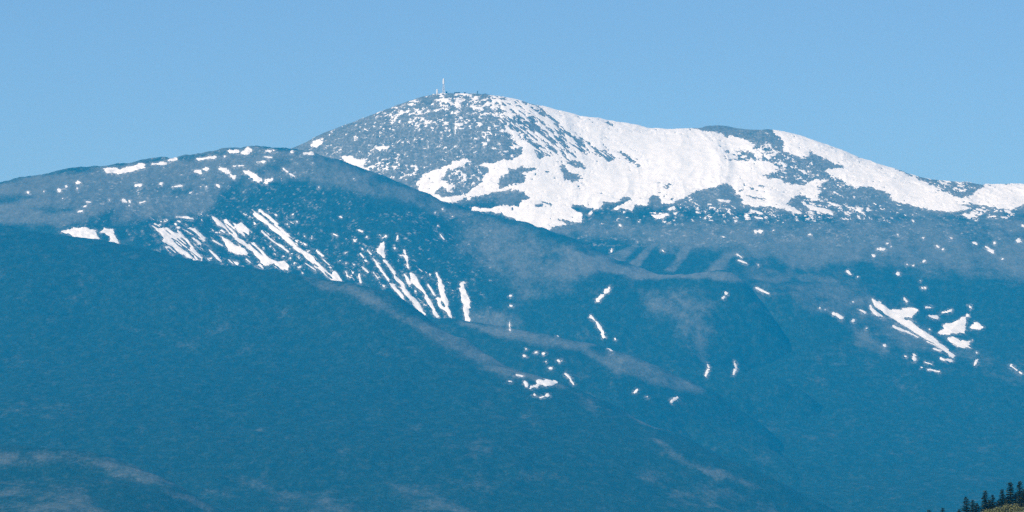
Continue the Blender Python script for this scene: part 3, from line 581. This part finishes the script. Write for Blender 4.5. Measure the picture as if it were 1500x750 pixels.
def build_snow(T):
    f = T.F.ravel(); tri = T.tris; pos = f > 0
    k = pos[tri].sum(1); tri = tri[k > 0]; k = k[k > 0]
    if len(tri) == 0: return
    V = np.stack([T.X.ravel(), T.Y.ravel(), T.Z.ravel() + np.clip(1.2 + f * 0.3, 1.2, 3.2)], 1)
    V0 = np.stack([T.X.ravel(), T.Y.ravel(), T.Z.ravel()], 1)
    N = len(f); new_pts = {}; faces = [tri[k == 3]]
    # rotate so that the odd vertex comes first
    def rot(t, odd):
        i = np.argmax(odd, 1); r = np.arange(len(t)); return t[r, i], t[r, (i + 1) % 3], t[r, (i + 2) % 3]
    e_keys, e_out = [], []
    t1 = tri[k == 1]; a1, b1, c1 = rot(t1, pos[t1]); t2 = tri[k == 2]; a2, b2, c2 = rot(t2, ~pos[t2])
    pairs = np.concatenate([np.stack([a1, b1], 1), np.stack([a1, c1], 1), np.stack([a2, b2], 1), np.stack([a2, c2], 1)])
    lo = pairs.min(1).astype(np.int64); hi = pairs.max(1).astype(np.int64)
    key, inv = np.unique(lo * N + hi, return_inverse=True); inv = inv.ravel()
    l, h = key // N, key % N; t = np.clip(f[l] / (f[l] - f[h]), 0.02, 0.98)[:, None]
    EV = V0[l] * (1 - t) + V0[h] * t; EV[:, 2] += 0.9
    n1, n2 = len(t1), len(t2); E = inv + N
    ab1, ac1 = E[:n1], E[n1:2 * n1]; ab2, ac2 = E[2 * n1:2 * n1 + n2], E[2 * n1 + n2:]
    faces += [np.stack([a1, ab1, ac1], 1), np.stack([ab2, b2, c2], 1), np.stack([ab2, c2, ac2], 1)]
    faces = np.concatenate(faces); AV = np.concatenate([V, EV])
    used, loc = np.unique(faces, return_inverse=True); faces = loc.reshape(-1, 3); AV = AV[used]
    # connected patches
    lab = np.arange(len(AV))
    while True:
        m = lab[faces].min(1); new = lab.copy()
        for j in range(3): np.minimum.at(new, faces[:, j], m)
        new = new[new]; new = new[new]
        if (new == lab).all(): break
        lab = new
    fl = lab[faces[:, 0]]; ids, fi, cnt = np.unique(fl, return_inverse=True, return_counts=True); fi = fi.ravel()
    p = np.stack([AV[:, 0] / AV[:, 1] / K, (AV[:, 2] - EYE) / AV[:, 1] / K], 1)
    q = p[faces]; area = 0.5 * np.abs((q[:, 1, 0] - q[:, 0, 0]) * (q[:, 2, 1] - q[:, 0, 1]) - (q[:, 2, 0] - q[:, 0, 0]) * (q[:, 1, 1] - q[:, 0, 1]))
    A = np.bincount(fi, area)
    big = [i for i in np.argsort(-A)[:220] if A[i] > 45.0]
    def emit(sel, name, **kw):
        ff = faces[sel]; u, lc = np.unique(ff, return_inverse=True)
        vv = AV[u]; o = vv.mean(0); 
        ob = link(name, mesh_from(name, vv - o, lc.reshape(-1, 3)), M_SNOW, T.base.obj, **kw); ob.location = o
    order = np.argsort(fi, kind='stable'); bounds = np.searchsorted(fi[order], np.arange(len(ids) + 1))
    small = np.ones(len(ids), bool)
    for i in big:
        emit(order[bounds[i]:bounds[i + 1]], 'snow_patch'); small[i] = False
    rest = small[fi]
    if rest.any(): emit(rest, 'snow_flecks', kind='stuff')
    print('SNOW', T.base.name, 'patches', len(big), 'flecks', int(small.sum()), 'tris', len(faces))
for T in SNOWS: build_snow(T)

# ------------------------------------------------------------------ small builders
def tube(V, F, a, b, ra, rb, n=6):
    a = np.array(a, float); b = np.array(b, float); d = b - a; d /= np.linalg.norm(d) + 1e-9
    u = np.cross(d, [0, 0, 1.0] if abs(d[2]) < 0.9 else [1.0, 0, 0]); u /= np.linalg.norm(u); w = np.cross(d, u)
    i0 = len(V)
    for c, r in ((a, ra), (b, rb)):
        for k in range(n):
            t = 2 * math.pi * k / n; V.append(tuple(c + r * (math.cos(t) * u + math.sin(t) * w)))
    for k in range(n):
        q = (k + 1) % n; F.append((i0 + k, i0 + q, i0 + n + q, i0 + n + k))
    F.append(tuple(i0 + k for k in range(n))[::-1]); F.append(tuple(i0 + n + k for k in range(n)))
def slab(V, F, x0, x1, y0, y1, z0, z1):
    i0 = len(V); V += [(x, y, zz) for zz in (z0, z1) for y in (y0, y1) for x in (x0, x1)]
    F += [tuple(i0 + k for k in f) for f in [(0, 2, 3, 1), (4, 5, 7, 6), (0, 1, 5, 4), (2, 6, 7, 3), (0, 4, 6, 2), (1, 3, 7, 5)]]
def poly_mesh(name, V, F):
    me = bpy.data.meshes.new(name); me.from_pydata(V, [], F); me.update(); return me
def thing(name, loc, label, category, group=None):
    o = bpy.data.objects.new(name, None); C.objects.link(o); o.location = loc; o.empty_display_size = 1.0
    o['label'] = label; o['category'] = category
    if group: o['group'] = group
    return o
def plain(name, col, rough=0.6):
    m, nt, b = new_mat(name); geo = node(nt, 'ShaderNodeNewGeometry'); n = noise_node(nt, 0.4, 3, 0.6, geo.outputs['Position'])
    r = ramp(nt, n.outputs[0], [(0.3, tuple(c * 0.85 for c in col)), (0.7, col)]); nt.links.new(r.outputs[0], b.inputs['Base Color']); b.inputs['Roughness'].default_value = rough
    return m
M_WHITE = plain('white_paint', (0.82, 0.82, 0.82)); M_STEEL = plain('pale_steel', (0.62, 0.64, 0.66)); M_DARK = plain('dark_timber', (0.05, 0.05, 0.052)); M_ROOF = plain('slate_roof', (0.09, 0.09, 0.1)); M_PANE = plain('window_glass', (0.02, 0.025, 0.03), 0.2)

# ------------------------------------------------------------------ on the summit
def summit_spot(px, back=0.0):
    """the skyline point of the summit in that direction"""
    m = np.abs(TA.px - px) < 2.0
    i = np.argmax(np.where(m, (TA.Z - EYE) / TA.Y, -9)); x, y = TA.X.ravel()[i], TA.Y.ravel()[i] + back
    j = np.argmin((TA.X - x) ** 2 + (TA.Y - y) ** 2)
    return np.array([x, y, TA.Z.ravel()[j] - 0.8])

def lattice_mast():
    p = summit_spot(648.5); t = thing('antenna_mast', p, 'tall pale lattice mast topped by a white antenna column on the snowy summit', 'mast')
    H = 37.0
    def corner(sx, sy, h): w = 4.8 - 2.9 * h / H; return (sx * w, sy * w, h)
    for sx, sy in ((-1, -1), (1, -1), (1, 1), (-1, 1)):
        V, F = [], []; tube(V, F, corner(sx, sy, -1), corner(sx, sy, H), 0.95, 0.7); link('leg', poly_mesh('leg', V, F), M_STEEL, t)
    hs = np.linspace(3, H, 8); cs = [(-1, -1), (1, -1), (1, 1), (-1, 1)]
    for a, b in zip(hs[:-1], hs[1:]):
        V, F = [], []
        for k in range(4):
            c0, c1 = cs[k], cs[(k + 1) % 4]
            tube(V, F, corner(*c0, a), corner(*c1, b), 0.38, 0.38, 4); tube(V, F, corner(*c1, a), corner(*c0, b), 0.38, 0.38, 4); tube(V, F, corner(*c0, b), corner(*c1, b), 0.38, 0.38, 4)
        link('brace', poly_mesh('brace', V, F), M_STEEL, t)
    V, F = [], []; slab(V, F, -4, 4, -4, 4, H, H + 0.7); link('platform', poly_mesh('platform', V, F), M_STEEL, t)
    V, F = [], []; tube(V, F, (0, 0, H + 0.7), (0, 0, H + 20), 3.6, 3.2, 12); tube(V, F, (0, 0, H + 20), (0, 0, H + 24), 1.4, 0.8, 8)
    link('antenna', poly_mesh('antenna', V, F), M_WHITE, t)
lattice_mast()
def short_tower():
    p = summit_spot(639); t = thing('radio_tower', p, 'short white round tower left of the tall lattice mast', 'tower')
    V, F = [], []; tube(V, F, (0, 0, -2), (0, 0, 13), 3.8, 3.4, 12); link('shaft', poly_mesh('shaft', V, F), M_WHITE, t)
    V, F = [], []; tube(V, F, (0, 0, 13), (0, 0, 14), 4.3, 4.3, 12); link('gallery', poly_mesh('gallery', V, F), M_STEEL, t)
    V, F = [], []; tube(V, F, (0, 0, 14), (0, 0, 19), 3.1, 2.2, 12); link('cap', poly_mesh('cap', V, F), M_WHITE, t)
short_tower()
def summit_house(px, w, h, d, label, ridge=True, back=6.0):
    p = summit_spot(px, back); t = thing('summit_building', p, label, 'building')
    V, F = [], []; slab(V, F, -w / 2, w / 2, -d / 2, d / 2, -3, h); link('wall', poly_mesh('wall', V, F), M_DARK, t)
    V, F = [], []; o = 0.8; e = h + 0.03
    if ridge:
        V += [(-w / 2 - o, -d / 2 - o, e), (w / 2 + o, -d / 2 - o, e), (w / 2 + o, d / 2 + o, e), (-w / 2 - o, d / 2 + o, e), (-w / 2 - o, 0, e + d * 0.3), (w / 2 + o, 0, e + d * 0.3)]
        F += [(0, 1, 5, 4), (2, 3, 4, 5), (1, 2, 5), (3, 0, 4), (3, 2, 1, 0)]
    else: slab(V, F, -w / 2 - o, w / 2 + o, -d / 2 - o, d / 2 + o, e, e + 0.7)
    link('roof', poly_mesh('roof', V, F), M_ROOF, t)
    for k in range(max(1, int(w / 4.5))):
        x = -w / 2 + (k + 0.5) * w / max(1, int(w / 4.5)); V, F = [], []; slab(V, F, x - 0.8, x + 0.8, -d / 2 - 0.08, -d / 2 + 0.05, h * 0.45, h * 0.8); link('window', poly_mesh('window', V, F), M_PANE, t)
summit_house(653.5, 6, 6.5, 6, 'small dark block beside the foot of the tall lattice mast', False)
summit_house(671, 22, 4.2, 9, 'long low dark summit house with a pitched roof')
summit_house(681, 9, 3.2, 7, 'small dark shed between the long summit house and the lone dark turret')
summit_house(711, 12, 2.4, 7, 'low flat dark hut right of the lone turret on the summit', False)
def turret():
    p = summit_spot(699.5, 4); t = thing('turret', p, 'lone narrow dark turret standing on the snowy summit', 'turret')
    V, F = [], []; tube(V, F, (0, 0, -2), (0, 0, 9.5), 2.1, 1.8, 8); link('shaft', poly_mesh('shaft', V, F), M_DARK, t)
    V, F = [], []; tube(V, F, (0, 0, 9.5), (0, 0, 10.4), 2.5, 2.5, 8); tube(V, F, (0, 0, 10.4), (0, 0, 12.6), 2.2, 0.3, 8); link('roof', poly_mesh('roof', V, F), M_ROOF, t)
turret()

# ------------------------------------------------------------------ the near hill with its trees
crestG = [(1180, 860, 1.80), (1300, 806, 1.80), (1361, 772, 1.80), (1415, 759, 1.80), (1445, 748, 1.80), (1480, 739, 1.80), (1520, 729, 1.80), (1600, 712, 1.80), (1750, 695, 1.80), (1950, 690, 1.80)]
frontG = [(1250, 830, 1.70), (1361, 790, 1.72), (1445, 766, 1.74), (1500, 757, 1.74), (1600, 740, 1.74), (1800, 730, 1.74), (1950, 730, 1.74), (1250, 835, 1.6), (1445, 800, 1.62), (1600, 790, 1.62), (1950, 780, 1.62), (1250, 840, 1.5), (1600, 830, 1.5), (1950, 830, 1.5)]
GS = 0.7                     # the hill stands at about 1.25 km
crestG = [(a, b, c * GS) for a, b, c in crestG]; frontG = [(a, b, c * GS) for a, b, c in frontG]
TG = survey('tree_hill', crestG, frontG, (42, 3), (63, 231), None, 6, 0.009, False)
build_grid(TG, 0.9, yn((1036, 1190, 3), (1190, 1281, 0.9), (1281, 1330, 3)), 0.05, -1.5)
gmat, gnt2, gb2 = new_mat('rough_pasture')
g_geo = node(gnt2, 'ShaderNodeNewGeometry'); g_n = noise_node(gnt2, 0.5, 5, 0.65, g_geo.outputs['Position'])
g_r = ramp(gnt2, g_n.outputs[0], [(0.3, (0.035, 0.05, 0.025)), (0.5, (0.085, 0.095, 0.045)), (0.72, (0.16, 0.155, 0.075))]); gnt2.links.new(g_r.outputs[0], gb2.inputs['Base Color'])
TG.obj = link('hill', mesh_from('hill', np.stack([TG.X, TG.Y, TG.Z], -1).reshape(-1, 3), TG.tris), gmat, kind='structure')

def leaf_mat(name, a, b_):
    m, nt, b = new_mat(name); g = node(nt, 'ShaderNodeNewGeometry'); n = noise_node(nt, 1.1, 3, 0.6, g.outputs['Position'])
    r = ramp(nt, n.outputs[0], [(0.3, a), (0.7, b_)]); nt.links.new(r.outputs[0], b.inputs['Base Color']); return m
M_NEEDLE = leaf_mat('spruce_needles', (0.020, 0.034, 0.012), (0.070, 0.088, 0.030)); M_BARK = leaf_mat('bark', (0.03, 0.024, 0.018), (0.07, 0.055, 0.04)); M_LEAF = leaf_mat('spring_leaves', (0.07, 0.09, 0.03), (0.19, 0.18, 0.075))
def conifer_meshes(seed, H=8.0, R=1.35):
    rnd = random.Random(seed); V, F = [], []
    tube(V, F, (0, 0, -0.5), (0.05, 0.03, H * 0.6), 0.17, 0.09, 7); tube(V, F, (0.05, 0.03, H * 0.6), (0, 0, H), 0.09, 0.015, 6)
    trunk = poly_mesh('trunk', V, F); V, F = [], []
    h = H * 0.10
    while h < H * 0.99:
        f = h / H; r = R * (1 - f) ** 0.6 * rnd.uniform(0.6, 1.2) + 0.16
        n = int(6 + 3 * (1 - f)); a0 = rnd.random() * 6.28
        for k in range(n):
            if rnd.random() < 0.10: continue
            a = a0 + 6.283 * k / n + rnd.uniform(-.3, .3); L = r * rnd.uniform(0.65, 1.15); droop = rnd.uniform(-0.1, 0.28) - 0.35 * f
            ca, sa = math.cos(a), math.sin(a)
            for q in range(9):
                t = rnd.uniform(0.15, 1.0); c = np.array((ca * L * t, sa * L * t, h - droop * L * t + rnd.uniform(-.08, .08)))
                sz = rnd.uniform(0.18, 0.38) * (0.6 + 0.6 * (1 - f)); i0 = len(V)
                d1 = np.array((ca, sa, rnd.uniform(-.5, .3))) * sz; d2 = np.array((-sa, ca, rnd.uniform(-.6, .6))) * sz * rnd.uniform(.5, 1.0)
                V += [tuple(c - d1), tuple(c + d2 * .8), tuple(c + d1), tuple(c - d2 * .8)]; F.append((i0, i0 + 1, i0 + 2, i0 + 3))
        h += H * rnd.uniform(0.030, 0.048)
    return trunk, poly_mesh('crown', V, F)
def ground_at(X, Y):
    j = np.argmin((TG.X - X) ** 2 + (TG.Y - Y) ** 2); return TG.Z.ravel()[j]
PROTO = [conifer_meshes(s, 8.0, r) for s, r in ((1, 1.25), (2, 1.5), (3, 1.05), (4, 1.7), (5, 1.2))]
for me in {m for p in PROTO for m in p[:1]}: me.materials.append(M_BARK)
for me in {p[1] for p in PROTO}: me.materials.append(M_NEEDLE)
def conifer(px, tip, D, var, label, group):
    Y = D * GS * 1000.0; X = (px - 750) * K * Y; z0 = ground_at(X, Y); Ht = max(1.6, EYE + (HOR - tip) * K * Y - z0)
    t = thing('conifer_tree', (X, Y, z0 - 0.1), label, 'tree', group); rz = random.Random(px).random() * 6.28
    for nm, me in zip(('trunk', 'crown'), PROTO[var]):
        o = link(nm, me, None, t); s = Ht / 8.0; o.scale = (max(s, 0.5) * 1.9, max(s, 0.5) * 1.9, s); o.rotation_euler.z = rz
ORD = 'first second third fourth fifth sixth seventh eighth ninth tenth eleventh twelfth thirteenth fourteenth fifteenth sixteenth seventeenth eighteenth nineteenth twentieth'.split()
GRP = 'conifers along the hill crest'
ROW = [(1361, 746, 1.80, 0), (1381, 743, 1.80, 2), (1395, 752, 1.81, 4), (1405, 745, 1.80, 1), (1415, 727, 1.80, 0), (1425, 731, 1.81, 3), (1431, 736, 1.80, 1), (1443, 718, 1.80, 2), (1449, 731, 1.81, 1), (1454, 724, 1.80, 0), (1462, 732, 1.805, 3), (1468, 716, 1.80, 2), (1474, 728, 1.81, 1),
       (1480, 705, 1.80, 4), (1487, 722, 1.805, 3), (1494, 704, 1.80, 0), (1500, 716, 1.79, 1), (1508, 700, 1.80, 4), (1520, 694, 1.80, 3), (1536, 698, 1.80, 1)]
for i, (px, tip, D, var) in enumerate(ROW):
    lab = 'lowest dark conifer, standing apart at the foot of the hill crest' if i == 0 else ORD[i] + ' dark conifer up the hill crest, counting from the lowest one'
    if px == 1480: lab = 'tall dark conifer with a bushy knobbed top, ' + ORD[i] + ' up the hill crest'
    conifer(px, tip, D, var, lab, GRP)
conifer(1456, 739, 1.785, 1, 'short dark conifer standing out among the leafy shrubs below the crest', None)
conifer(1496, 730, 1.775, 3, 'broad dark conifer rising from the shrubs below the two tallest conifers', None)
def shrub_mesh(seed):
    rnd = random.Random(seed); V, F = [], []
    for k in range(420):
        a = rnd.random() * 6.28; u = rnd.random(); el = math.asin(u * 0.98); r = rnd.uniform(0.55, 1.05) * (1 + 0.25 * math.sin(3 * a + seed))
        c = np.array((math.cos(a) * math.cos(el) * r, math.sin(a) * math.cos(el) * r, 0.15 + u * r * 0.85)); s = rnd.uniform(0.07, 0.16); i0 = len(V)
        d1 = np.array([rnd.uniform(-1, 1) for _ in range(3)]) * s; d2 = np.array([rnd.uniform(-1, 1) for _ in range(3)]) * s
        V += [tuple(c - d1), tuple(c + d2), tuple(c + d1), tuple(c - d2)]; F.append((i0, i0 + 1, i0 + 2, i0 + 3))
    lv = poly_mesh('foliage', V, F); V, F = [], []
    for k in range(6):
        a = k * 1.05 + seed; tube(V, F, (0, 0, -0.3), (0.5 * math.cos(a), 0.5 * math.sin(a), 0.9), 0.05, 0.02, 5)
    return lv, poly_mesh('stem', V, F)
SH = [shrub_mesh(s) for s in (11, 12, 13)]
for a, b in SH: a.materials.append(M_LEAF); b.materials.append(M_BARK)
rs = random.Random(5)
UPPER = [(1436, 1.772, 1.5), (1444, 1.778, 1.8), (1452, 1.770, 2.0), (1461, 1.776, 1.9), (1469, 1.770, 2.3), (1477, 1.774, 2.2), (1485, 1.768, 2.5), (1512, 1.768, 2.2), (1530, 1.765, 2.3)]
LOWER = [(1430, 1.765, 1.3), (1449, 1.755, 1.7), (1464, 1.757, 1.9), (1480, 1.753, 2.0), (1493, 1.760, 1.6)]
for row, where in ((UPPER, 'upper shrub row, right below the conifers'), (LOWER, 'lower shrub row, farther below the conifers')):
    for i, (px, D, r) in enumerate(row):
        Y = D * GS * 1000; X = (px - 750) * K * Y
        t = thing('shrub', (X, Y, ground_at(X, Y)), ORD[i] + ' yellow green shrub uphill in the ' + where, 'shrub', 'leafy shrubs below the conifers'); v = rs.randrange(3); rz = rs.random() * 6.28; r *= GS
        for nm, me in zip(('foliage', 'stem'), SH[v]): o = link(nm, me, None, t); o.scale = (r, r, r * rs.uniform(0.8, 1.0)); o.rotation_euler.z = rz
# ------------------------------------------------------------------ valley ground and the air
def box(name, x0, x1, y0, y1, z0, z1):
    v = [(x, y, zz) for zz in (z0, z1) for y in (y0, y1) for x in (x0, x1)]
    f = [(0, 2, 3, 1), (4, 5, 7, 6), (0, 1, 5, 4), (2, 6, 7, 3), (0, 4, 6, 2), (1, 3, 7, 5)]
    me = bpy.data.meshes.new(name); me.from_pydata(v, [], f); me.update(); return me
gm, gnt, gb = new_mat('valley_meadow')
gp = node(gnt, 'ShaderNodeNewGeometry'); gn = noise_node(gnt, 0.01, 6, 0.6, gp.outputs['Position'])
gr = ramp(gnt, gn.outputs[0], [(0.35, (0.025, 0.04, 0.02)), (0.6, (0.09, 0.085, 0.05))]); gnt.links.new(gr.outputs[0], gb.inputs['Base Color'])
gme = bpy.data.meshes.new('ground'); gme.from_pydata([(-17000, -9000, 0), (17000, -9000, 0), (17000, 33000, 0), (-17000, 33000, 0)], [], [(0, 1, 2, 3)]); gme.update()
link('ground', gme, gm, kind='structure')

hm = bpy.data.materials.new('mountain_air'); hm.use_nodes = True; hn = hm.node_tree; hn.nodes.clear()
ho = hn.nodes.new('ShaderNodeOutputMaterial'); hv = hn.nodes.new('ShaderNodeVolumePrincipled')
hv.inputs['Color'].default_value = (*HAZE_COLOR, 1); hv.inputs['Density'].default_value = HAZE_DENSITY
hv.inputs['Absorption Color'].default_value = (HAZE_ABSORB, HAZE_ABSORB, HAZE_ABSORB, 1); hv.inputs['Anisotropy'].default_value = 0.0
hn.links.new(hv.outputs[0], ho.inputs['Volume'])
ztop = max(T.Z.max() for T in TERR) + 90
zbot = min(-1.0, min(T.Z.min() for T in TERR)) - 1.0
link('haze', box('haze', -17100, 17100, -9100, 33100, zbot, ztop), hm, kind='stuff')
